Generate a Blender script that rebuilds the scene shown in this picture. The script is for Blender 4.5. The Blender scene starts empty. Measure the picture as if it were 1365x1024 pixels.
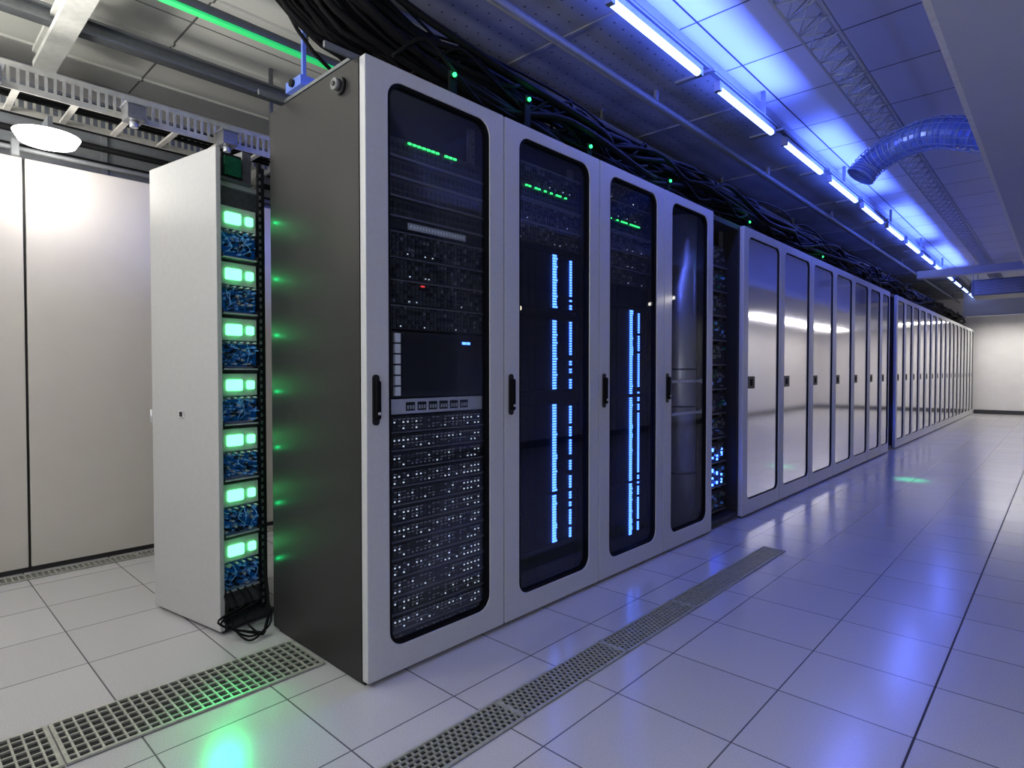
import bpy, bmesh, math, random
from mathutils import Vector
random.seed(7)
S=bpy.context.scene
COL=S.collection
S.view_settings.view_transform='Standard'

# ---------------------------------------------------------------- materials
def M(name,col,rough=.5,metal=0.0,var=.08,nscale=30,emis=None,es=0,bump=0,coat=0,spec=.5):
    m=bpy.data.materials.new(name); m.use_nodes=True
    nt=m.node_tree; b=nt.nodes['Principled BSDF']
    b.inputs['Roughness'].default_value=rough; b.inputs['Metallic'].default_value=metal
    b.inputs['Specular IOR Level'].default_value=spec
    if coat:
        b.inputs['Coat Weight'].default_value=coat; b.inputs['Coat Roughness'].default_value=.05
    tc=nt.nodes.new('ShaderNodeTexCoord'); n=nt.nodes.new('ShaderNodeTexNoise')
    n.inputs['Scale'].default_value=nscale; n.inputs['Detail'].default_value=4
    nt.links.new(tc.outputs['Object'],n.inputs['Vector'])
    r=nt.nodes.new('ShaderNodeValToRGB')
    r.color_ramp.elements[0].position=.3; r.color_ramp.elements[1].position=.7
    r.color_ramp.elements[0].color=tuple(c*(1-var) for c in col)+(1,)
    r.color_ramp.elements[1].color=tuple(min(1,c*(1+var)) for c in col)+(1,)
    nt.links.new(n.outputs['Fac'],r.inputs['Fac']); nt.links.new(r.outputs['Color'],b.inputs['Base Color'])
    if bump:
        bp=nt.nodes.new('ShaderNodeBump'); bp.inputs['Strength'].default_value=bump; bp.inputs['Distance'].default_value=.002
        nt.links.new(n.outputs['Fac'],bp.inputs['Height']); nt.links.new(bp.outputs['Normal'],b.inputs['Normal'])
    if emis:
        b.inputs['Emission Color'].default_value=tuple(emis)+(1,); b.inputs['Emission Strength'].default_value=es
    return m
def glass(name,tint,refl=1.0,rough=.02,ior=1.5):
    m=bpy.data.materials.new(name); m.use_nodes=True; nt=m.node_tree; nt.nodes.clear()
    o=nt.nodes.new('ShaderNodeOutputMaterial'); mx=nt.nodes.new('ShaderNodeMixShader')
    t=nt.nodes.new('ShaderNodeBsdfTransparent'); t.inputs['Color'].default_value=tint+(1,)
    g=nt.nodes.new('ShaderNodeBsdfGlossy'); g.inputs['Roughness'].default_value=rough
    f=nt.nodes.new('ShaderNodeFresnel'); f.inputs['IOR'].default_value=ior
    mu=nt.nodes.new('ShaderNodeMath'); mu.operation='MULTIPLY'; mu.inputs[1].default_value=refl
    nt.links.new(f.outputs[0],mu.inputs[0]); nt.links.new(mu.outputs[0],mx.inputs['Fac'])
    nt.links.new(t.outputs[0],mx.inputs[1]); nt.links.new(g.outputs[0],mx.inputs[2]); nt.links.new(mx.outputs[0],o.inputs['Surface'])
    return m
def grid_mat(name,col,line,px,py,ox,oy,lw,rough=.35,var=.04,rvar=.08,metal=0,bump=.4,coat=0,speck=.12):
    m=bpy.data.materials.new(name); m.use_nodes=True; nt=m.node_tree; b=nt.nodes['Principled BSDF']
    g=nt.nodes.new('ShaderNodeNewGeometry'); mp=nt.nodes.new('ShaderNodeMapping')
    mp.inputs['Location'].default_value=(-ox,-oy,0)
    nt.links.new(g.outputs['Position'],mp.inputs['Vector'])
    br=nt.nodes.new('ShaderNodeTexBrick'); br.offset=0; br.squash=1
    br.inputs['Scale'].default_value=1; br.inputs['Brick Width'].default_value=px; br.inputs['Row Height'].default_value=py
    br.inputs['Mortar Size'].default_value=lw; br.inputs['Mortar Smooth'].default_value=.1
    br.inputs['Color1'].default_value=tuple(c*(1-var) for c in col)+(1,); br.inputs['Color2'].default_value=tuple(c*(1+var) for c in col)+(1,)
    br.inputs['Mortar'].default_value=line+(1,)
    nt.links.new(mp.outputs[0],br.inputs['Vector'])
    n=nt.nodes.new('ShaderNodeTexNoise'); n.inputs['Scale'].default_value=260; n.inputs['Detail'].default_value=2
    nt.links.new(g.outputs['Position'],n.inputs['Vector'])
    mr=nt.nodes.new('ShaderNodeMapRange'); mr.inputs['From Min'].default_value=.3; mr.inputs['From Max'].default_value=.7
    mr.inputs['To Min'].default_value=1-speck; mr.inputs['To Max'].default_value=1+speck
    nt.links.new(n.outputs['Fac'],mr.inputs['Value'])
    mx=nt.nodes.new('ShaderNodeMix'); mx.data_type='RGBA'; mx.blend_type='MULTIPLY'; mx.inputs['Factor'].default_value=1
    nt.links.new(br.outputs['Color'],mx.inputs['A']); nt.links.new(mr.outputs[0],mx.inputs['B'])
    nt.links.new(mx.outputs['Result'],b.inputs['Base Color'])
    n2=nt.nodes.new('ShaderNodeTexNoise'); n2.inputs['Scale'].default_value=3; n2.inputs['Detail'].default_value=5
    nt.links.new(g.outputs['Position'],n2.inputs['Vector'])
    m2=nt.nodes.new('ShaderNodeMapRange'); m2.inputs['To Min'].default_value=rough-rvar; m2.inputs['To Max'].default_value=rough+rvar
    nt.links.new(n2.outputs['Fac'],m2.inputs['Value']); nt.links.new(m2.outputs[0],b.inputs['Roughness'])
    b.inputs['Metallic'].default_value=metal
    if coat: b.inputs['Coat Weight'].default_value=coat; b.inputs['Coat Roughness'].default_value=.16
    if bump:
        bp=nt.nodes.new('ShaderNodeBump'); bp.inputs['Strength'].default_value=bump; bp.inputs['Distance'].default_value=.002; bp.invert=True
        nt.links.new(br.outputs['Fac'],bp.inputs['Height']); nt.links.new(bp.outputs[0],b.inputs['Normal'])
    return m

m_frame=M('door_frame_paint',(.50,.51,.52),.38,.1,.03,60)
m_dark=M('dark_side_paint',(.024,.023,.024),.45,0,.10,220,bump=.15,spec=.25)
m_black=M('black_metal',(.012,.012,.014),.45,.3)
m_rub=M('black_rubber',(.005,.005,.006),.65,spec=.08)
m_int=M('rack_interior',(.02,.021,.024),.6)
m_chas=M('server_chassis',(.022,.024,.027),.4,.3,.2,50)
m_bay=M('drive_bay_grey',(.045,.048,.053),.45,.2,.2,50)
m_blade=M('blade_chassis_black',(.006,.007,.010),.7,0,.2,50,spec=.08)
m_chas2=M('server_chassis_grey',(.15,.155,.165),.35,.4,.2,60)
m_slot=M('drive_slot',(.008,.009,.011),.4,.3)
m_port=M('port_metal',(.40,.42,.44),.4,.2)
m_silver=M('silver_bezel',(.6,.61,.63),.3,.4)
m_label=M('label_plastic',(.8,.8,.76),.5)
m_slab=M('light_panel_paint',(.42,.42,.42),.45,0,.03,40)
m_cab=M('cabinet_panel_laminate',(.55,.52,.47),.38,0,.02,8)
m_seam=M('seam_dark',(.03,.03,.03),.6)
m_wall=M('wall_paint',(.62,.605,.60),.7,0,.03,5)
m_soff=M('soffit_paint',(.46,.47,.53),.6,0,.02,4)
m_beam=M('beam_white_paint',(.65,.65,.61),.5)
m_beamg=M('beam_grey_paint',(.14,.15,.16),.5,.3)
m_tray=M('galvanised_tray',(.42,.41,.38),.4,.4,.15,20)
m_pan=M('ceiling_void_metal',(.20,.205,.21),.5,.2,.2,3)
m_hole=M('perforation_dark',(.03,.03,.03),.8)
m_steel=M('steel',(.4,.42,.46),.3,.6)
m_grate=M('grate_steel',(.42,.43,.38),.4,.4,.15,60)
m_pit=M('grate_pit_shade',(.006,.006,.006),.8)  # dark plate under the bars, painted black for the pit's shade
m_panel=M('mirror_tinted_panel',(.78,.77,.80),.085,.85,.02,5)
m_pcb=M('circuit_board',(.004,.018,.05),.35,.1,.5,80,emis=(.0,.06,.25),es=.22)  # faint blue emission stands in for blue light on the boards
m_pcbg=M('circuit_board_green',(.01,.12,.06),.4,.1,.4,80)
m_chip=M('chip',(.16,.40,.85),.3,.2)
m_col=M('brushed_metal',(.42,.40,.37),.36,.75,.1,8)
m_duct=M('flexible_duct',(.22,.34,1.0),.22,.3,.1,30)  # blue light falling on the duct is put into this colour
m_cage=M('cage_wire',(.40,.52,1.0),.25,.4)  # wire tinted blue too, for the same light
m_base=M('baseboard_dark',(.03,.03,.03),.5)
m_green=M('green_lamp_glow',(.1,1,.4),.4,emis=(.13,1,.28),es=3.6)
m_greens=M('green_led_glow',(.1,1,.3),.4,emis=(.03,1,.15),es=3)
m_gstrip=M('green_strip_glow',(.1,1,.3),.4,emis=(.0,1,.18),es=.32)
m_blue=M('blue_led_glow',(.1,.2,1),.4,emis=(.05,.15,1),es=7)
m_tube=M('blue_tube_glow',(.2,.4,1),.4,emis=(.30,.42,1),es=5)
m_white=M('white_lamp_glow',(1,1,1),.4,emis=(1,.98,.93),es=5)
m_wled=M('white_led_glow',(1,1,1),.4,emis=(.75,.88,1),es=.7)
m_red=M('red_led_glow',(1,.1,.1),.4,emis=(1,.05,.03),es=.9)
m_amber=M('amber_led_glow',(1,.8,.4),.4,emis=(1,.8,.5),es=3)
m_glass=glass('smoked_glass',(.90,.92,.95),.13)
m_floor=grid_mat('floor_tiles',(.45,.447,.462),(.10,.10,.11),.38,.38,1.38,-.588,.0025,rough=.22,rvar=.02,coat=.25,speck=.12)
m_ceil=grid_mat('ceiling_panels',(.56,.57,.64),(.04,.04,.05),.55,.62,.2,.1,.006,rough=.45)
m_ceill=grid_mat('ceiling_sheets',(.74,.74,.68),(.16,.16,.15),.60,1.1,.0,.1,.006,rough=.5)

# ---------------------------------------------------------------- mesh helpers
def box(bm,x0,x1,y0,y1,z0,z1,mi=0):
    vs=[bm.verts.new((x,y,z)) for x in(x0,x1) for y in(y0,y1) for z in(z0,z1)]
    for f in((0,1,3,2),(4,6,7,5),(0,4,5,1),(2,3,7,6),(0,2,6,4),(1,5,7,3)):
        bm.faces.new([vs[i] for i in f]).material_index=mi
def cyl(bm,p0,p1,r,mi=0,n=14,r2=None):
    p0=Vector(p0);p1=Vector(p1);d=(p1-p0).normalized()
    a=d.orthogonal().normalized();b=d.cross(a); r2=r if r2 is None else r2
    A=[bm.verts.new(p0+(a*math.cos(2*math.pi*i/n)+b*math.sin(2*math.pi*i/n))*r) for i in range(n)]
    B=[bm.verts.new(p1+(a*math.cos(2*math.pi*i/n)+b*math.sin(2*math.pi*i/n))*r2) for i in range(n)]
    for i in range(n):
        f=bm.faces.new((A[i],A[(i+1)%n],B[(i+1)%n],B[i])); f.material_index=mi; f.smooth=True
    bm.faces.new(A[::-1]).material_index=mi; bm.faces.new(B).material_index=mi
def rr(y0,y1,z0,z1,r,n=7):
    pts=[]
    for cy,cz,a0 in((y1-r,z1-r,0),(y0+r,z1-r,90),(y0+r,z0+r,180),(y1-r,z0+r,270)):
        for i in range(n+1):
            a=math.radians(a0+90*i/n); pts.append((cy+r*math.cos(a),cz+r*math.sin(a)))
    return pts
def ring(bm,pi,po,xa,xb,mi=0):
    N=len(pi)
    V=[[bm.verts.new((x,p[0],p[1])) for p in P] for x,P in((xa,pi),(xa,po),(xb,pi),(xb,po))]
    for i in range(N):
        j=(i+1)%N
        for a,b in((0,1),(1,3),(3,2),(2,0)):
            bm.faces.new((V[a][i],V[b][i],V[b][j],V[a][j])).material_index=mi
def plate(bm,P,xa,xb,mi=0):
    N=len(P); A=[bm.verts.new((xa,p[0],p[1])) for p in P]; B=[bm.verts.new((xb,p[0],p[1])) for p in P]
    bm.faces.new(A).material_index=mi; bm.faces.new(B).material_index=mi
    for i in range(N): bm.faces.new((A[i],A[(i+1)%N],B[(i+1)%N],B[i])).material_index=mi
def tube(bm,pts,r,n=6,mi=0):
    rings=[]
    for k,p in enumerate(pts):
        p=Vector(p); d=(Vector(pts[min(k+1,len(pts)-1)])-Vector(pts[max(k-1,0)]))
        if d.length<1e-6: d=Vector((0,1,0))
        d.normalize()
        a=d.cross(Vector((.13,.21,.97)))
        if a.length<.05: a=d.cross(Vector((1,0,0)))
        a.normalize(); b=d.cross(a)
        rings.append([bm.verts.new(p+(a*math.cos(2*math.pi*i/n)+b*math.sin(2*math.pi*i/n))*r) for i in range(n)])
    for A,B in zip(rings,rings[1:]):
        for i in range(n):
            f=bm.faces.new((A[i],A[(i+1)%n],B[(i+1)%n],B[i])); f.smooth=True; f.material_index=mi
    bm.faces.new(rings[0][::-1]).material_index=mi; bm.faces.new(rings[-1]).material_index=mi
def spline(cps,n=8):
    out=[];P=[Vector(c) for c in cps];P=[P[0]]+P+[P[-1]]
    for i in range(1,len(P)-2):
        for k in range(n):
            t=k/n; a,b,c,d=P[i-1:i+3]
            out.append(.5*((2*b)+(c-a)*t+(2*a-5*b+4*c-d)*t*t+(3*b-a-3*c+d)*t**3))
    out.append(P[-2]); return out
def mesh(name,fn,mats,bevel=0):
    bm=bmesh.new(); fn(bm)
    bmesh.ops.recalc_face_normals(bm,faces=bm.faces[:])
    me=bpy.data.meshes.new(name); bm.to_mesh(me); bm.free()
    for m in mats: me.materials.append(m)
    me['bv']=bevel
    return me
def ob(name,me,parent=None,loc=(0,0,0),label=None,cat=None,group=None,kind=None,rz=0):
    o=bpy.data.objects.new(name,me); COL.objects.link(o); o.location=loc; o.rotation_euler=(0,0,rz)
    if parent: o.parent=parent
    if label: o['label']=label
    if cat: o['category']=cat
    if group: o['group']=group
    if kind: o['kind']=kind
    if me and me.get('bv',0)>0:
        b=o.modifiers.new('bevel','BEVEL'); b.width=me['bv']; b.segments=2; b.limit_method='ANGLE'; b.angle_limit=math.radians(50)
    return o
def struct(name,fn,mats):
    return ob(name,mesh(name,fn,mats),kind='structure')

# ---------------------------------------------------------------- room
XL,XR,Y0,Y1,ZC=-3.0,3.7,-3.6,17.9,2.95
struct('floor',lambda b:box(b,XL,XR,Y0,Y1,-.1,0),[m_floor])
struct('ceiling',lambda b:box(b,-.02,XR,Y0,Y1,ZC,ZC+.1),[m_ceil])
def f(b):
    box(b,XL,-.02,Y0,Y1,ZC,ZC+.1,0)
    for i in range(5):
        x=XL+.3+i*.6
        box(b,x-.015,x+.015,Y0,Y1,ZC-.014,ZC,0)
struct('ceiling_left',f,[m_ceill])
struct('wall_left',lambda b:box(b,XL-.1,XL,Y0,Y1,0,ZC),[m_wall])
struct('wall_right',lambda b:box(b,XR,XR+.1,Y0,Y1,0,ZC),[m_wall])
struct('wall_back',lambda b:box(b,XL,XR,Y1,Y1+.1,0,ZC),[m_wall])
struct('wall_front',lambda b:box(b,XL,XR,Y0-.1,Y0,0,ZC),[m_wall])
struct('baseboard_back',lambda b:box(b,.01,XR,Y1-.02,Y1,0,.10),[m_base])
struct('baseboard_right',lambda b:box(b,XR-.02,XR,Y0,Y1-.03,0,.10),[m_base])
def f(b):
    box(b,1.365,XR,Y0,Y1,2.2,ZC,0); box(b,1.345,1.365,Y0,Y1,2.2,2.28,1)
struct('trim_1',f,[m_soff,m_beam])
struct('trim_2',lambda b:box(b,1.377,1.383,Y0,Y1-.02,0,.0012),[m_seam])

# ---------------------------------------------------------------- server racks
RH=2.1
def body_mesh(w,d,side=m_dark):
    def g(b):
        h=w/2-.001
        box(b,-d,-.035,-h,-h+.02,.015,RH,0); box(b,-d,-.035,h-.02,h,.015,RH,0)
        box(b,-d,-d+.02,-h+.02,h-.02,.015,RH,1)
        box(b,-d+.02,-.035,-h+.02,h-.02,RH-.03,RH,1); box(b,-d+.02,-.035,-h+.02,h-.02,.015,.05,1)
        for s in(-1,1):
            y=s*(h-.045); box(b,-.16,-.14,y-.015,y+.015,.05,RH-.03,2)
            for k in range(38): box(b,-.1405,-.1395,y-.004,y+.004,.08+k*.052,.09+k*.052,1)
    return mesh('body',g,[side,m_int,m_chas2])
def plinth_mesh(w,d):
    return mesh('plinth',lambda b:(box(b,-d+.03,-.03,-w/2+.01,w/2-.01,.0,.015)),[m_black])
def door_meshes(w,style):
    h=w/2-.003
    if style=='glass': iy0,iy1,iz0,iz1,r=-h+.09,h-.08,.105,2.05,.06
    else: iy0,iy1,iz0,iz1,r=-h+.09,h-.03,.12,2.04,.055
    inner=rr(iy0,iy1,iz0,iz1,r); outer=rr(-h,h,.015,RH,.006)
    fr=mesh('door',lambda b:ring(b,inner,outer,-.033,0),[m_frame],.003)
    gw=.011 if style=='glass' else .006
    gk=mesh('gasket',lambda b:ring(b,rr(iy0+gw,iy1-gw,iz0+gw,iz1-gw,r-.008),inner,-.026,-.004),[m_rub])
    gl=mesh('pane',lambda b:plate(b,rr(iy0+.005,iy1-.005,iz0+.005,iz1-.005,r-.004),-.018,-.012),[m_glass if style=='glass' else m_panel])
    def hd(b):
        y=-h+.035 if style=='glass' else iy0+.075
        if style=='glass':
            plate(b,rr(y-.013,y+.013,.88,1.05,.012,4),0,.006,0); plate(b,rr(y-.008,y+.008,.90,1.03,.008,4),.006,.022,1)
            cyl(b,(.022,y,.92),(.026,y,.92),.005,2)
        else:
            plate(b,rr(y-.065,y+.065,.935,1.025,.006,3),-.012,-.004,0); plate(b,rr(y-.018,y+.018,.955,1.005,.006,3),-.004,.0,1)
    hm=mesh('handle',hd,[m_black,m_rub,m_silver])
    return fr,gk,gl,hm
def rack(y0,y1,depth,style,label,group=None,latch=True):
    w=y1-y0
    e=ob('server_rack',None,None,(0,(y0+y1)/2,0),label,'server rack',group)
    e.empty_display_size=.1
    ob('body',body_mesh(w,depth),e)
    ob('plinth',plinth_mesh(w,depth),e)
    if style in('glass','panel'):
        fr,gk,gl,hm=door_meshes(w,style)
        d=ob('door',fr,e); ob('gasket',gk,d)
        ob('pane',gl,d,label='smoked glass pane' if style=='glass' else 'mirror-like grey tinted pane')
        ob('handle',hm,d,label='black latch handle')
    return e
D=.68
B=[0,.66,1.34,1.985,2.63]
labs=['grey glass-door server rack with dense rows of servers',
 'grey glass-door server rack with blue indicator columns',
 'grey glass-door server rack with paired blue indicator lights',
 'grey glass-door rack holding a dark metal column']
R=[rack(B[i]+.0,B[i+1],D,'glass',labs[i]) for i in range(4)]
def f(b):
    cyl(b,(-.14,0,2.035),(-.14,-.012,2.035),.03,0,20); cyl(b,(-.14,-.012,2.035),(-.14,-.03,2.035),.02,1,20); cyl(b,(-.14,-.03,2.035),(-.14,-.034,2.035),.008,0,12)
ob('cable_gland',mesh('cable_gland',f,[m_black,m_chas2]),R[0],(0,-.329,0))
rack(B[4],3.13,D,'open','open doorless rack with circuit boards and blue lights')
r2=[3.13,3.89,4.66,5.40,6.11,6.82,7.44,7.95]
for a,c in zip(r2,r2[1:]): rack(a,c,D,'panel','grey rack with glossy mirror-like tinted door','middle run of tinted door racks')
Y3=8.38
rack(7.95,Y3,D,'open','narrow open rack bay with blue lights')
n3=16
for i in range(n3):
    a=Y3+i*(17.7-Y3)/n3; rack(a,a+(17.7-Y3)/n3,D,'panel','grey rack with glossy tinted door','far run of tinted door racks')

# ---------------------------------------------------------------- rack contents
UW=.53
def unit(name,fn,mats,y,z,label,cat,group=None,x=-.055):
    return ob(name,mesh(name,fn,mats),None,(x,y,z),label,cat,group)
mm=[m_chas,m_slot,m_port,m_wled,m_greens,m_silver,m_red,m_blue,m_label,m_chas2,m_bay]
def base(b,h,d=.42,w=UW): box(b,-d,0,-w/2,w/2,.001,h-.003,0)
L0=-UW/2+.08      # leftmost part of a front seen through the door window
def storage(h,seed):
    rnd=random.Random(seed)
    def g(b):
        base(b,h)
        box(b,0,.010,-UW/2,UW/2,.001,.006,9)
        n=22; p=(UW/2-.02-L0)/n
        for k in range(n):
            y=L0+k*p
            for q in range(2):
                z=.011+q*(h-.018)/2; zh=(h-.018)/2-.004
                box(b,0,.004,y,y+p*.78,z,z+zh,10)
                if rnd.random()<.75: box(b,.004,.006,y+.001,y+p*.72,z+zh-.004,z+zh-.0015,2)
                if rnd.random()<.6: box(b,.004,.006,y+.002,y+p*.40,z+.003,z+.008,3 if (rnd.random()<.35 or k<3 or k>16) else 2)
    return g
rc=.33
gm=[mesh('storage_server',storage(.0635,s),mm) for s in range(5)]
z=.06
for k in range(13):
    ob('storage_server',gm[k%5],None,(-.055,rc,z+k*.065),'black rack server with rows of metallic drive bays','server','stack of storage servers')
zt=z+13*.065
def f(b):
    base(b,.06); box(b,0,.012,-UW/2,UW/2-.02,.004,.057,5)
    for k in range(6):
        y=L0+.05+k*.052; box(b,.012,.014,y,y+.04,.014,.045,1)
        for q in range(3): box(b,.014,.016,y+.004+q*.012,y+.011+q*.012,.020,.034,2)
unit('patch_panel',f,mm,rc,zt,'silver panel with square ports','patch panel')
def f(b):
    base(b,.24); box(b,0,.003,L0+.04,UW/2-.03,.02,.225,1)
    for k in range(6): box(b,0,.012,L0+.004,L0+.028,.008+k*.038,.040+k*.038,8)
    box(b,.003,.006,UW/2-.12,UW/2-.10,.20,.21,7); box(b,.003,.006,UW/2-.095,UW/2-.08,.20,.21,7)
unit('disk_array',f,mm,rc,zt+.061,'matte black equipment with column of pale labels','server')
def mesh_server(h,seed,led=None):
    rnd=random.Random(seed)
    def g(b):
        base(b,h)
        nx=30; nz=max(1,int(h/.018))
        for k in range(nx):
            for q in range(nz):
                y=-UW/2+.012+k*.017; zz=.006+q*.017
                rv=rnd.random()
                box(b,0,.004,y,y+.012,zz,zz+.011,1 if rv<.40 else (10 if rv<.9 else 9))
        box(b,0,.012,-UW/2,UW/2,h-.008,h-.004,9)
        if led=='red': box(b,.004,.009,-.06,-.045,h-.02,h-.015,6)
        for q in range(3):
            y=rnd.uniform(-.2,.2); box(b,.004,.006,y,y+.005,.01,.014,3)
    return g
zz=zt+.305
for h,led in((.09,None),(.09,'red'),(.08,None),(.09,None)):
    unit('mesh_server',mesh_server(h,zz,led),mm,rc,zz,'black rack server with fine mesh front','server','mesh fronted servers'); zz+=h
def f(b):
    base(b,.045); box(b,0,.006,-UW/2,UW/2,.003,.042,1); box(b,.006,.009,-.12,.16,.010,.034,2)
    for k in range(19): box(b,.009,.010,-.11+k*.014,-.103+k*.014,.017,.027,8)
unit('label_panel',f,mm,rc,zz,'black panel with pale label strip','panel'); zz+=.045
def switch(h,lit,seed):
    rnd=random.Random(seed)
    def g(b):
        base(b,h); box(b,0,.012,-UW/2,UW/2,.001,.007,9)
        for k in range(23):
            y=-UW/2+.02+k*.0215
            for q in range(2): box(b,0,.004,y,y+.016,.012+q*.024,.03+q*.024,1 if q else 10); box(b,.004,.0045,y+.002,y+.014,.014+q*.024,.026+q*.024,1)
            if lit and 4<k<19 and rnd.random()<.5: box(b,.004,.009,y,y+.014,h-.015,h-.009,4)
    return g
for h,l in((.07,0),(.07,0),(.07,0),(.075,1)):
    if zz+h<RH-.035:
        unit('network_switch',switch(h,l,int(zz*100)),mm,rc,zz,'black network switch with ports'+(' and green lights' if l else ''),'network switch'); zz+=h
mb=[m_blade]+mm[1:]
def blade(h,cols,seed,x=0):
    rnd=random.Random(seed)
    def g(b):
        base(b,h,.38)
        for k in range(5): box(b,0,.004,-UW/2+.02+k*.045,-UW/2+.055+k*.045,.012,h-.015,0)
        box(b,0,.006,UW/2-.03,UW/2-.02,.01,h-.01,0)
    def l(b):
        z=.008
        while z<h-.010:
            for c,wd,p in cols:
                if p==1:
                    j=rnd.choice((0,0,0,1,2))
                    box(b,.005,.010,c-wd/2,c+wd/2+(.006 if j==1 else 0),z,z+.0085)
                elif rnd.random()<p: box(b,.005,.010,c-wd/2,c+wd/2,z,z+.0085)
            z+=.0125
    return mesh('blade_enclosure',g,mb),mesh('indicator_light_column',l,[m_blue])
def fill(yc,specs,z0):
    z=z0
    for h,kind,cols in specs:
        if z+h>RH-.035: break
        if kind=='b':
            a,l=blade(h,cols,int(z*1000)); o=ob('blade_enclosure',a,None,(-.07,yc,z),'dark blade enclosure with vertical blue indicator lights','server')
            if cols: ob('indicator_lights',l,o,label='blue glowing indicator column')
        elif kind=='s': unit('network_switch',switch(h,1,int(z*100)),mm,yc,z,'black network switch with green lights','network switch',x=-.07)
        elif kind=='m': unit('mesh_server',mesh_server(h,z),mm,yc,z,'black rack server with fine mesh front','server',x=-.07)
        z+=h
mrest=[(.09,'m',None),(.09,'m',None),(.075,'s',None),(.09,'m',None),(.09,'m',None)]
c2=[(.065,.025,1),(.188,.014,.88)]
fill(1.0,[(.17,'b',[]),(.24,'b',c2),(.42,'b',c2),(.06,'b',[]),(.34,'b',c2),(.04,'b',[]),(.26,'b',c2),(.03,'b',[])]+mrest,.08)
c3=[(.07,.023,1),(.150,.013,.88)]
fill(1.663,[(.08,'b',[]),(.30,'b',c3),(.48,'b',c3),(.48,'b',c3),(.12,'b',[]),(.09,'m',None)]+mrest,.07)
ob('status_light',mesh('status_light',lambda b:(cyl(b,(0,0,0),(.012,0,0),.013,0,14),cyl(b,(-.01,0,0),(0,0,0),.018,1,14)),[m_amber,m_black]),None,(-.055,.80,1.335),'small round amber indicator lamp','lamp')
def f(b):
    cyl(b,(0,0,0),(0,0,2.01),.105,0,48)
    for z in(.35,.78,1.02): cyl(b,(0,0,z),(0,0,z+.010),.107,1,48)
ob('metal_column',mesh('metal_column',f,[m_col,m_black]),None,(-.165,2.495,.05),'dark brushed metal vertical cylinder inside rack','cooling unit')  # upright metal column inside the rack, not a tank
for z in(.80,1.0):
    ob('cross_bar',mesh('cross_bar',lambda b:(box(b,-.006,.004,-.3,.3,-.008,.008,0),box(b,.0,.006,-.28,-.24,-.015,.015,0),box(b,.0,.006,.24,.28,-.015,.015,0)),[m_silver]),None,(-.045,2.3075,z),'thin silver horizontal bar','bar','silver rack bars')
def board_unit(w,seed,blue):
    rnd=random.Random(seed)
    def g(b):
        box(b,-.3,0,-w/2,w/2,0,.01,3); box(b,-.02,-.012,-w/2,w/2,.01,.15,0)
        for k in range(26):
            y=rnd.uniform(-w/2+.01,w/2-.04); z=rnd.uniform(.02,.12)
            box(b,-.012,-.012+rnd.uniform(.004,.02),y,y+rnd.uniform(.01,.035),z,z+rnd.uniform(.006,.025),rnd.choice((1,3,3,4,3)))
        if blue:
            for k in range(14):
                y=rnd.choice((-.12,-.04,.04,.12))*w/.45; z=rnd.uniform(.02,.13); box(b,.0,.008,y,y+.014,z,z+.014,5)
    return mesh('circuit_board_shelf',g,[m_int,m_chip,m_port,m_chas2,m_pcbg,m_blue])
for k in range(11):
    ob('circuit_board_shelf',board_unit(.41,k,k in(1,2)),None,(-.10,2.88,.07+k*.172),'open shelf with circuit board'+(' and blue lights' if k in(1,2) else ''),'circuit board','open rack board shelves')
for k in range(11):
    ob('circuit_board_shelf',board_unit(.33,k+20,k in(1,2)),None,(-.10,8.165,.07+k*.172),'open shelf with circuit board'+(' and blue lights' if k in(1,2) else ''),'circuit board','narrow bay board shelves')

# ---------------------------------------------------------------- slim cabinet with green lamps
EA=math.radians(9.5); EX,EY=-1.292,-.261
def ew(x,y,z): 
    return (EX+x*math.cos(EA)-y*math.sin(EA),EY+x*math.sin(EA)+y*math.cos(EA),z)
E=ob('equipment_cabinet',None,None,(EX,EY,0),'light grey cabinet with open side of glowing green modules','cabinet',rz=EA)
H2=1.95
def f(b):
    box(b,0,.525,0,.02,.015,H2,0)
    box(b,0,.02,.02,.27,.015,H2,0); box(b,.02,.44,.25,.27,.015,H2,1)
    box(b,.02,.44,.02,.25,H2-.12,H2-.10,0); box(b,.02,.525,.02,.25,.015,.035,1)
    box(b,.41,.42,.02,.25,.05,H2-.12,2)
ob('body',mesh('body',f,[m_slab,m_int,m_chas2],.002),E)
def f(b):
    box(b,.475,.490,.208,.220,.03,H2-.0,0)
    for k in range(60): box(b,.490,.493,.210,.218,.06+k*.031,.075+k*.031,1)
ob('post',mesh('post',f,[m_black,m_chas2]),E)
ob('plinth',mesh('plinth',lambda b:box(b,.02,.50,.02,.25,0,.015),[m_black]),E)
def f(b):
    box(b,.23,.27,-.004,0,.865,.895,0); box(b,.24,.26,-.006,-.004,.87,.89,1)
ob('latch',mesh('latch',f,[m_silver,m_black]),E)
def f(b):
    box(b,-.008,0,.0,.02,.83,.89,0); cyl(b,(-.008,.0,.83),(-.008,.0,.89),.005,0,8)
ob('hinge',mesh('hinge',f,[m_silver]),E)
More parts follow.
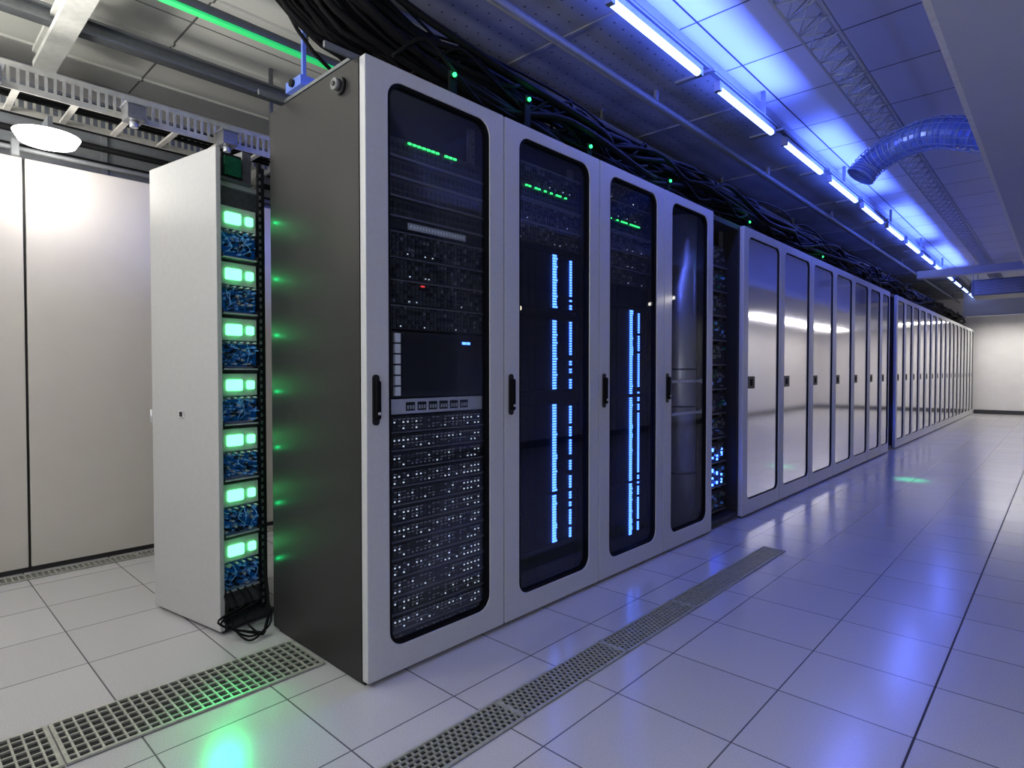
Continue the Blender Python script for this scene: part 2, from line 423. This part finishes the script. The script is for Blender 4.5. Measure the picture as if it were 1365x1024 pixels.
def mod(seed):
    rnd=random.Random(seed)
    def g(b):
        box(b,-.1,.004,-.094,.078,.0,.006,0)
        box(b,-.05,-.045,-.094,.078,.006,.21,3)
        box(b,-.045,-.02,-.090,.077,.015,.105,1)
        for k in range(80):
            y=rnd.uniform(-.088,.06); z=rnd.uniform(.014,.105)
            box(b,-.02,-.02+rnd.uniform(.004,.034),y,y+rnd.uniform(.003,.012),z,z+rnd.uniform(.003,.009),rnd.choice((2,2,4,5,5,2)))
        for k in range(5):     # small loose wires across the board
            y=rnd.uniform(-.08,.05); cp=[(-.01,y,.02),(.012,y+rnd.uniform(-.02,.03),.045),(.014,y+rnd.uniform(-.02,.03),.075),(-.01,y+rnd.uniform(-.02,.02),.11)]
            tube(b,spline(cp,4),.0015,4,rnd.choice((2,5)))
        for k in range(5): cyl(b,(-.02,-.06+k*.03,.112),(.01,-.06+k*.03,.112),.004,4,8)
        box(b,-.045,-.012,-.092,.076,.122,.212,3)
        for y in(-.09,.07): box(b,-.012,.012,y,y+.006,.0,.02,5)
    return mesh('green_lamp_module',g,[m_silver,m_pcb,m_chip,m_slab,m_port,m_black])
gl1=mesh('lamp',lambda b:plate(b,rr(-.062,.006,.142,.188,.006,3),-.012,-.003),[m_green],)
gl2=mesh('lamp',lambda b:plate(b,rr(.028,.060,.147,.183,.006,3),-.012,-.003),[m_green])
def alight(name,typ,loc,e,col,size=.02,rot=(0,0,0),spot=None):
    L=bpy.data.lights.new(name,typ); L.energy=e; L.color=col; L.shadow_soft_size=size
    if spot: L.spot_size=math.radians(spot); L.spot_blend=1
    o=bpy.data.objects.new(name,L); COL.objects.link(o); o.location=loc; o.rotation_euler=rot; return o
for k in range(7):
    z=.155+k*.228
    o=ob('green_lamp_module',mod(k),None,ew(.500,.118,z),'circuit board module with two glowing green lamps','electronic module','stack of green lamp modules',rz=EA)
    ob('lamp',gl1,o,label='large square green lamp'); ob('lamp',gl2,o,label='small square green lamp')
    alight('green_glow','POINT',ew(.514,.098,z+.163),.030,(0,1,.18),.008)
    alight('green_glow_rear','POINT',(-.665,-.014,z+.14),.05,(0,1,.25),.005)
for k in range(5):
    rnd=random.Random(k+50)
    p=[(-.79,-.16+k*.03,.17),(-.765+rnd.uniform(0,.03),-.15+k*.03,.12),(-.72,-.19+rnd.uniform(-.02,.10),.05+rnd.uniform(0,.04)),(-.64+rnd.uniform(-.05,.03),-.10+rnd.uniform(-.04,.03),.010+k*.003),(-.65,-.03+rnd.uniform(-.03,0),.04),(-.70,-.012,.12),(-.735,-.015,.22+k*.025)]
    ob('power_cable',mesh('power_cable',lambda b:tube(b,spline(p,7),.004,8),[m_rub]),None,(0,0,0),'thin black cable looped at cabinet foot','cable','loose cables at cabinet foot')
def f(b):
    box(b,-.12,.0,-.10,.07,0,.008,0); box(b,-.10,-.01,-.07,.02,.008,.11,1); box(b,-.01,0.004,-.06,.01,.02,.095,2)
    box(b,-.09,-.02,.03,.07,.008,.14,0)
ob('junction_box',mesh('junction_box',f,[m_chas2,m_black,m_pcbg]),None,ew(.47,.13,H2-.10),'small dark junction box with green board','junction box',rz=EA)

# ---------------------------------------------------------------- tall storage cabinets
XC=-2.29
for k,(a,c) in enumerate(((-2.3,-1.43),(-1.43,-.56),(-.56,.5),(.5,1.5))):
    w=c-a
    e=ob('storage_cabinet',None,None,(XC,(a+c)/2,0),'tall plain off-white storage cabinet panel','cabinet','row of tall plain cabinets')
    ob('body',mesh('body',lambda b:box(b,-.6,-.022,-w/2+.001,w/2-.001,.0,2.17),[m_seam]),e)
    ob('door',mesh('door',lambda b:plate(b,rr(-w/2+.006,w/2-.006,.03,2.17,.004,2),-.021,0),[m_cab],.003),e)
def f(b): 
    cyl(b,(0,-2.6,0),(0,2.5,0),.012,0,10)
    for y in(-1.6,-.6,.4,1.4): box(b,-.02,.02,y-.015,y+.015,-.04,.04,0)
ob('rail',mesh('rail',f,[m_beamg]),None,(-2.24,0,2.2),'thin steel rail above cabinets','rail')
def f(b):
    box(b,-.25,.0,-3.2,6,0,.42,0)
    for k in range(9): box(b,.0,.012,-3.2+k*1.0,-3.17+k*1.0,0,.42,0)
    for k in range(4): cyl(b,(.03,-3.2,.06+k*.09),(.03,6,.06+k*.09),.018,1,8)
ob('dark_filler_box',mesh('dark_filler_box',f,[m_beamg,m_rub]),None,(-2.38,0,2.18),'added dark grey filler box above cabinets','filler box')  # box added to keep the gap above the cabinets dark

# ---------------------------------------------------------------- floor grates
def grate(w,l,nx,ny,fr=.01):
    def g(b):
        box(b,-w/2,w/2,-l/2,l/2,0.0005,.002,1)
        box(b,-w/2,-w/2+fr,-l/2,l/2,.002,.009,0); box(b,w/2-fr,w/2,-l/2,l/2,.002,.009,0)
        box(b,-w/2+fr,w/2-fr,-l/2,-l/2+fr,.002,.009,0); box(b,-w/2+fr,w/2-fr,l/2-fr,l/2,.002,.009,0)
        t=.0028
        for i in range(1,nx):
            x=-w/2+w*i/nx; box(b,x-t,x+t,-l/2+fr,l/2-fr,.002,.008,0)
        for i in range(1,ny):
            y=-l/2+l*i/ny; box(b,-w/2+fr,w/2-fr,y-t,y+t,.002,.0085,0)
    return mesh('floor_grate',g,[m_grate,m_pit])
def perf(w,l):
    def g(b):
        box(b,-w/2,w/2,-l/2,l/2,.0005,.002,1)
        n=int(l/.022)
        box(b,-w/2,-w/2+.007,-l/2,l/2,.002,.008,0); box(b,w/2-.007,w/2,-l/2,l/2,.002,.008,0)
        box(b,-w/2,w/2,-l/2,-l/2+.006,.002,.008,0); box(b,-w/2,w/2,l/2-.006,l/2,.002,.008,0)
        rows=6; rw=(w-.014)/rows
        for r in range(rows+1):
            x=-w/2+.007+r*rw; box(b,x-.0017,x+.0017,-l/2+.006,l/2-.006,.002,.0075,0)
        for r in range(rows):
            x=-w/2+.007+r*rw
            for k in range(n):
                y=-l/2+.012+(k+.5*(r%2))*.022
                if y<l/2-.008: box(b,x,x+rw,y-.0019,y+.0019,.002,.0075,0)
    return mesh('floor_grate',g,[m_grate,m_pit])
g1=grate(.26,.76,7,26)
for k in range(4):
    ob('floor_grate',g1,None,(-.39,-.385-k*.765,0),'galvanised steel floor grating with square cells','floor grate','wide floor gratings')
g2=perf(.13,.573)
for k in range(7):
    ob('floor_grate',g2,None,(.43,-1.2+k*.575,0),'narrow perforated metal floor vent strip','floor grate','narrow perforated floor vents')
g3=grate(.09,1.2,2,48,.008)
for k in range(3):
    ob('floor_grate',g3,None,(-2.2,-1.9+k*1.205,0),'narrow slotted floor vent at cabinet foot','floor grate','slotted vents beside cabinets')

# ---------------------------------------------------------------- ceiling services
TX,TZ=.17,2.72
tm=None
for i in range(14):
    y=1.61+i*1.13; l=.85
    if not tm:
        tm=(mesh('linear_light',lambda b:(box(b,-.018,.018,-l/2-.03,l/2+.03,.018,.040),box(b,-.018,.018,-l/2-.03,-l/2,-.015,.02),box(b,-.018,.018,l/2,l/2+.03,-.015,.02)),[m_beamg]),
            mesh('tube',lambda b:cyl(b,(0,-l/2,0),(0,l/2,0),.019,0,12),[m_tube]),
            mesh('bracket',lambda b:box(b,-.20,.04,l/2+.12,l/2+.15,.045,.06),[m_beamg]))
    e=ob('linear_light',tm[0],None,(TX,y,TZ),'blue glowing linear tube light on dark rail','light','row of blue linear lights')
    ob('tube',tm[1],e,label='glowing blue-white tube'); ob('bracket',tm[2],e)
def f(b):
    box(b,-.014,.014,-1.5,16.6,0,.012); 
    for k in range(9): box(b,-.012,.012,k*2.0,k*2+.024,.012,ZC-TZ-.06)
ob('lighting_rail',mesh('lighting_rail',f,[m_beamg]),None,(TX,1.0,TZ+.06),'long dark rail carrying lights','rail')
def f(b):
    box(b,-1.15,.10,-.3,17.6,0,.02,0)
    for k in range(12): box(b,-1.15,.10,k*1.5,k*1.5+.02,-.008,0,0)
    box(b,.10,.115,-.3,17.6,-.02,.03,0)
    for i in range(14):
        for k in range(44):
            x=-1.1+i*.085; y=-.2+k*.085
            if (y%1.5)>.06: box(b,x-.005,x+.005,y-.005,y+.005,-.001,0,1)
ob('perforated_metal_deck',mesh('perforated_metal_deck',f,[m_pan,m_hole,m_beamg]),None,(0,0,2.90),'perforated grey metal deck fixed under ceiling above racks','metal deck')
for x,r in((-.92,.035),(-.72,.02),(-.30,.025)):
    def f(b):
        cyl(b,(0,-.3,0),(0,17.6,0),r,0,12)
        for k in range(9): box(b,-.01,.01,.4+k*2,.43+k*2,r*.8,.092,0)
    ob('service_pipe',mesh('service_pipe',f,[m_beamg]),None,(x,0,2.81),'dark grey pipe clipped under metal deck','pipe','pipes under ceiling deck')
def f(b):
    for x,z in((0,0),(.17,0),(.085,.13)): cyl(b,(x,-.5,z),(x,16.5,z),.006,0,8)
    y=-.5
    while y<16.3:
        a=(0,y,0); c=(.17,y+.09,0); d=(.085,y+.09,.13); e2=(0,y+.18,0)
        cyl(b,a,c,.0035,0,5); cyl(b,c,e2,.0035,0,5); cyl(b,a,d,.0035,0,5); cyl(b,d,e2,.0035,0,5)
        y+=.18
ob('ceiling_truss',mesh('ceiling_truss',f,[m_steel]),None,(.67,1,2.76),'long galvanised wire lattice truss under ceiling','truss')
pts=spline([(1.55,3.55,2.40),(1.28,3.50,2.50),(1.05,3.58,2.60),(.82,3.76,2.63),(.64,3.84,2.57),(.57,3.82,2.48)],14)
def f(b):
    n=20; rings=[]
    for k,p in enumerate(pts):
        d=(pts[min(k+1,len(pts)-1)]-pts[max(k-1,0)]).normalized()
        a=d.cross(Vector((0,0,1))).normalized(); c=d.cross(a)
        rad=.084+(.008 if k%2 else -.006)+(.012*max(0,(k-len(pts)+8)/8))
        rings.append([b.verts.new(p+(a*math.cos(2*math.pi*i/n)+c*math.sin(2*math.pi*i/n))*rad) for i in range(n)])
    for A,B in zip(rings,rings[1:]):
        for i in range(n):
            b.faces.new((A[i],A[(i+1)%n],B[(i+1)%n],B[i]))
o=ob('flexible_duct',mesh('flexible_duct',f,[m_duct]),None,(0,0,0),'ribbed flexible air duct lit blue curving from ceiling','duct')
so=o.modifiers.new('s','SOLIDIFY'); so.thickness=.004
def f(b):
    for k in range(0,len(pts),3):
        p=pts[k]; d=(pts[min(k+1,len(pts)-1)]-pts[max(k-1,0)]).normalized(); a=d.cross(Vector((0,0,1))).normalized(); c=d.cross(a)
        tube(b,[p+(a*math.cos(2*math.pi*i/16)+c*math.sin(2*math.pi*i/16))*.100 for i in range(17)],.0035,5)
    for j in range(14):
        aa=2*math.pi*j/14; L=[]
        for k in range(0,len(pts)-8,3):
            p=pts[k]; d=(pts[min(k+1,len(pts)-1)]-pts[max(k-1,0)]).normalized(); a=d.cross(Vector((0,0,1))).normalized(); c=d.cross(a)
            L.append(p+(a*math.cos(aa)+c*math.sin(aa))*.100)
        tube(b,L,.0025,5)
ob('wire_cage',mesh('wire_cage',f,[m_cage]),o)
for y,z0,z1,xa,xb in((9.9,2.5,2.60,-.0,1.34),(15.6,2.30,2.95,-.0,1.34)):
    ob('ceiling_beam',mesh('ceiling_beam',lambda b:(box(b,xa,xb,-.06,.06,z0,z1),box(b,xa,xb,-.09,.09,z0-.012,z0)),[m_soff]),None,(0,y,0),'pale grey painted cross beam under ceiling','beam')
def f(b):
    box(b,-.4,.4,-.4,.4,0,.28,0)
    for k in range(9): box(b,-.36,.36,-.41,-.4,.03+k*.026,.042+k*.026,1)
    for sx in(-.38,.38):
        for sy in(-.38,.38): cyl(b,(sx,sy,.28),(sx,sy,.55),.008,1,6)
ob('air_handling_unit',mesh('air_handling_unit',f,[m_beamg,m_steel],.004),None,(.85,12.6,2.40),'grey boxy air unit hung from ceiling','air unit')
def ibeam(b,y0,y1,w=.09,h=.1):
    box(b,-w/2,w/2,y0,y1,0,.012); box(b,-w/2,w/2,y0,y1,h-.012,h); box(b,-.006,.006,y0,y1,.012,h-.012)
ob('ceiling_beam',mesh('ceiling_beam',lambda b:ibeam(b,-3.5,17,.07,.08),[m_beamg]),None,(-1.93,0,2.74),'dark grey steel beam under ceiling','beam')
def f(b):
    box(b,-1.1,.0,-.05,.05,0,.012); box(b,-1.1,.0,-.05,.05,.08,.1); box(b,-1.1,.0,-.008,.008,.012,.08)
    box(b,-1.1,.0,-.05,-.04,.012,.03); box(b,-1.1,.0,.04,.05,.012,.03)
for y in(-.45,1.2,-2.1):
    ob('ceiling_beam',mesh('ceiling_beam',f,[m_beam]),None,(-1.3+.0,y,2.825 if y!=-.45 else 2.70),'white cross beam under ceiling','beam')
e=ob('green_strip_light',mesh('green_strip_light',lambda b:(box(b,-.03,.03,-.6,.75,0.012,.05),box(b,-.015,.015,-.4,-.37,.05,.19),box(b,-.015,.015,.5,.53,.05,.19)),[m_beamg]),None,(-1.36,0,2.76),'long green glowing strip light under ceiling','light')
ob('diffuser',mesh('diffuser',lambda b:box(b,-.02,.02,-.6,.75,0,.012),[m_gstrip]),e,label='glowing green diffuser')
def f(b):
    box(b,-.08,.08,-.06,.06,0,.05,0); box(b,-.01,.01,-.01,.01,.05,.43,0); cyl(b,(0,-.06,.025),(0,-.075,.025),.02,1,14); box(b,-.081,-.079,-.04,.04,.012,.035,1)
ob('sensor_box',mesh('sensor_box',f,[m_duct,m_black],.004),None,(-1.25,.45,2.52),'small blue-grey sensor box hung from beam','sensor')
def f(b):
    for x in(0,.3):
        box(b,x,x+.008,-3.3,5,.0,.03,0); box(b,x,x+.008,-3.3,5,.10,.125,0)
        y=-3.3
        while y<2: box(b,x+.001,x+.007,y,y+.012,.03,.10,0); y+=.034
    y=-3.3
    while y<4.9: box(b,.008,.3,y,y+.025,.0,.012,0); y+=.22
    for y in(-2.4,-.9,.6):
        box(b,.12,.14,y,y+.02,.0,.62,1); box(b,-.05,.35,y,y+.02,-.02,0,1)
T=ob('cable_tray',mesh('cable_tray',f,[m_tray,m_beamg]),None,(-2.1,0,2.33),'galvanised slotted cable tray hung above cabinets','cable tray')
for k in range(7):
    rnd=random.Random(k+9)
    cp=[(-1.87-.025*k+rnd.uniform(-.01,.01),-3.2+i*.7,2.355+rnd.uniform(0,.05)) for i in range(10)]
    ob('power_cable',mesh('power_cable',lambda b:tube(b,spline(cp,4),.009,7),[m_rub]),None,(0,0,0),'black cable lying in cable tray','cable','cables in slotted tray')
for k,y in enumerate((-.75,-.2,.25)):
    def f(b):
        box(b,-.05,.05,-.04,.04,0,.07,0); cyl(b,(0,0,-.03),(0,0,0),.02,1,12); box(b,-.06,.06,-.05,.05,.07,.076,1)
    ob('junction_box',mesh('junction_box',f,[m_chas2,m_steel],.003),T,(.36,y,-.02))
e=ob('round_ceiling_lamp',mesh('round_ceiling_lamp',lambda b:(cyl(b,(0,0,.0),(0,0,.010),.125,0,32,.12),box(b,-.08,.08,-.01,.01,.01,.075,0)),[m_beamg]),None,(-2.04,-.50,2.235),'flat round white glowing lamp below cable tray','lamp')
ob('diffuser',mesh('diffuser',lambda b:cyl(b,(0,0,-.040),(0,0,0),.115,0,32,.138),[m_white]),e,label='glowing white round diffuser')

# ---------------------------------------------------------------- cable bundles over racks
def f(b):
    for k in range(105):
        rnd=random.Random(k*13+1)
        x0=rnd.uniform(-.46,-.08); z0=2.155+rnd.random()**1.3*.22
        cp=[(x0-.25,-.15+rnd.uniform(-.1,.1),2.80),(x0-.1,.15+rnd.uniform(-.1,.2),2.44+rnd.uniform(-.12,.1))]
        y=.65
        while y<16.8:
            cp.append((min(-.045,x0+rnd.uniform(-.10,.10)),y,max(2.15,z0+rnd.uniform(-.06,.06)+.03*math.sin(y*2.1+k*.15))))
            y+=rnd.uniform(.35,.8)
        tube(b,spline(cp,5),rnd.choice((.006,.008,.011,.015)),7)
    for k in range(34):   # sagging loops of slack
        rnd=random.Random(k+900); y=rnd.random()**1.4*12+.3; x=rnd.uniform(-.30,-.06); L=rnd.uniform(.4,.8); zt=rnd.uniform(2.28,2.38); sag=rnd.uniform(.08,.18)
        cp=[(x-.06,y-.1,zt-.08)]+[(x+.02*math.sin(q*1.3),y+L*q/6,max(2.13,zt-sag*math.sin(math.pi*q/6))) for q in range(7)]+[(x-.06,y+L+.1,zt-.08)]
        tube(b,spline(cp,4),rnd.choice((.006,.008,.011)),6)
ob('cable_bundle',mesh('cable_bundle',f,[m_rub]),None,(0,0,0),'thick tangle of black cables running above racks','cable bundle',kind='stuff')
for k in range(10):
    rnd=random.Random(k+300); y=.5+k*.75+rnd.uniform(-.1,.1); x=rnd.uniform(-.12,-.07)
    cp=[(x-.1,y,2.26),(x-.04,y+.08,2.30),(x+.03,y+.25,2.24),(x+.03,y+.45,2.16+rnd.uniform(0,.03)),(x+.02,y+.65,2.22),(x-.08,y+.8,2.28)]
    ob('data_cable',mesh('data_cable',lambda b:tube(b,spline(cp,6),.008,7),[m_rub]),None,(0,0,0),'black cable sagging over the rack tops','cable','drooping cable loops')
def f(b):
    for x in(-.56,-.08): box(b,x,x+.01,-.1,17,0,.02)
    y=0
    while y<17: box(b,-.55,-.08,y,y+.03,0,.012); y+=.35
ob('cable_tray',mesh('cable_tray',f,[m_beamg]),None,(0,0,2.105),'dark ladder cable tray on top of racks','cable tray')
for k,(y,z,x) in enumerate(((.42,2.19,-.035),(1.30,2.16,-.03),(2.1,2.18,-.03),(3.3,2.16,-.03),(.85,2.24,-.035),(5.1,2.16,-.03))):
    ob('status_light',mesh('status_light',lambda b:(box(b,-.012,.0,-.02,.02,-.012,.012,1),box(b,-.012,-.004,-.018,.018,2.101-z,-.012,1),cyl(b,(0,0,0),(.008,0,0),.008,0,10)),[m_greens,m_rub]),None,(x,y,z),'tiny green status light clipped among cables','lamp','green lights among cables')
    alight('status_glow','POINT',(x+.03,y,z+.02),.10,(0,1,.2),.01)

# ---------------------------------------------------------------- room lamps and added fill lights 
def area(name,loc,rot,sx,sy,e,col):
    L=bpy.data.lights.new(name,'AREA'); L.shape='RECTANGLE'; L.size=sx; L.size_y=sy; L.energy=e; L.color=col
    o=bpy.data.objects.new(name,L); COL.objects.link(o); o.location=loc; o.rotation_euler=rot; return o
def aim(o,t):
    d=Vector(t)-o.location; o.rotation_euler=d.to_track_quat('-Z','Y').to_euler()
area('aisle_fill',(2.6,-1.2,2.19),(0,math.radians(-15),0),.5,1.6,40,(.96,.97,1))  # aisle area lights added out of view as overall fill
area('aisle_fill',(2.9,12.2,2.19),(0,0,0),.4,3.4,38,(.98,.95,.96))
area('aisle_fill',(2.9,15.8,2.19),(0,0,0),.4,3,36,(1,.95,.9))
area('aisle_fill_up',(2.4,-2.4,.9),(math.radians(180-40),0,0),.5,.5,24,(.75,.8,1))  # unseen fill added to brighten the soffit underside
area('room_lamp',(-1.2,-2.6,2.72),(0,0,0),.5,1.0,27,(1,.97,.92))
area('room_fill_up',(-1.8,-1.6,2.15),(math.radians(180-20),0,0),.5,.5,66,(1,.98,.92))  # unseen fill added to brighten the left ceiling
o=area('room_fill_up',(.1,-1.9,1.9),(0,0,0),.4,.4,20,(1,.99,.97)); aim(o,(-.6,.8,2.9))  # second unseen fill, added to lift the metal deck
area('end_lamp',(.9,16.9,2.28),(0,0,0),1.2,.3,36,(1,.96,.88))
area('rack_interior_fill',(-.05,2.12,1.5),(0,math.radians(90),math.radians(125)),.02,.8,.5,(1,.92,.82))  # light added inside the rack to bring out the metal column
alight('round_lamp_light','POINT',(-1.98,-.5,2.04),8.5,(1,.95,.87),.1)
for i in range(4):
    area('tube_blue',(TX+.02,2.0+i*3.0,TZ-.03),(0,0,0),.03,1.6,12,(.12,.17,1))
    area('tube_blue_up',(TX+.16,2.0+i*3.0,TZ+.02),(0,math.radians(180-60),0),.03,2.2,46,(.07,.13,1))
o=alight('green_floor_glow','SPOT',(-.66,-.20,.46),12,(0,1,.25),.06,spot=46); aim(o,(-.14,-.38,0))  # added spot standing in for the green lamps' glow on the floor
o=alight('green_floor_glow','SPOT',(.60,6.0,2.68),520,(0,1,.3),.03,spot=8); aim(o,(.60,5.8,0))  # added overhead spot with no fixture; makes the far green floor patch

w=bpy.data.worlds.new('world'); S.world=w; w.use_nodes=True
w.node_tree.nodes['Background'].inputs[0].default_value=(.3,.35,.5,1); w.node_tree.nodes['Background'].inputs[1].default_value=.05

cd=bpy.data.cameras.new('camera'); cam=bpy.data.objects.new('camera',cd); COL.objects.link(cam)
cd.sensor_width=36; cd.lens=790/1365*36; cd.clip_start=.02
cam.location=(1.683,-1.098,1.06); cam.rotation_euler=(math.radians(90-1.2),0,math.radians(43))
S.camera=cam
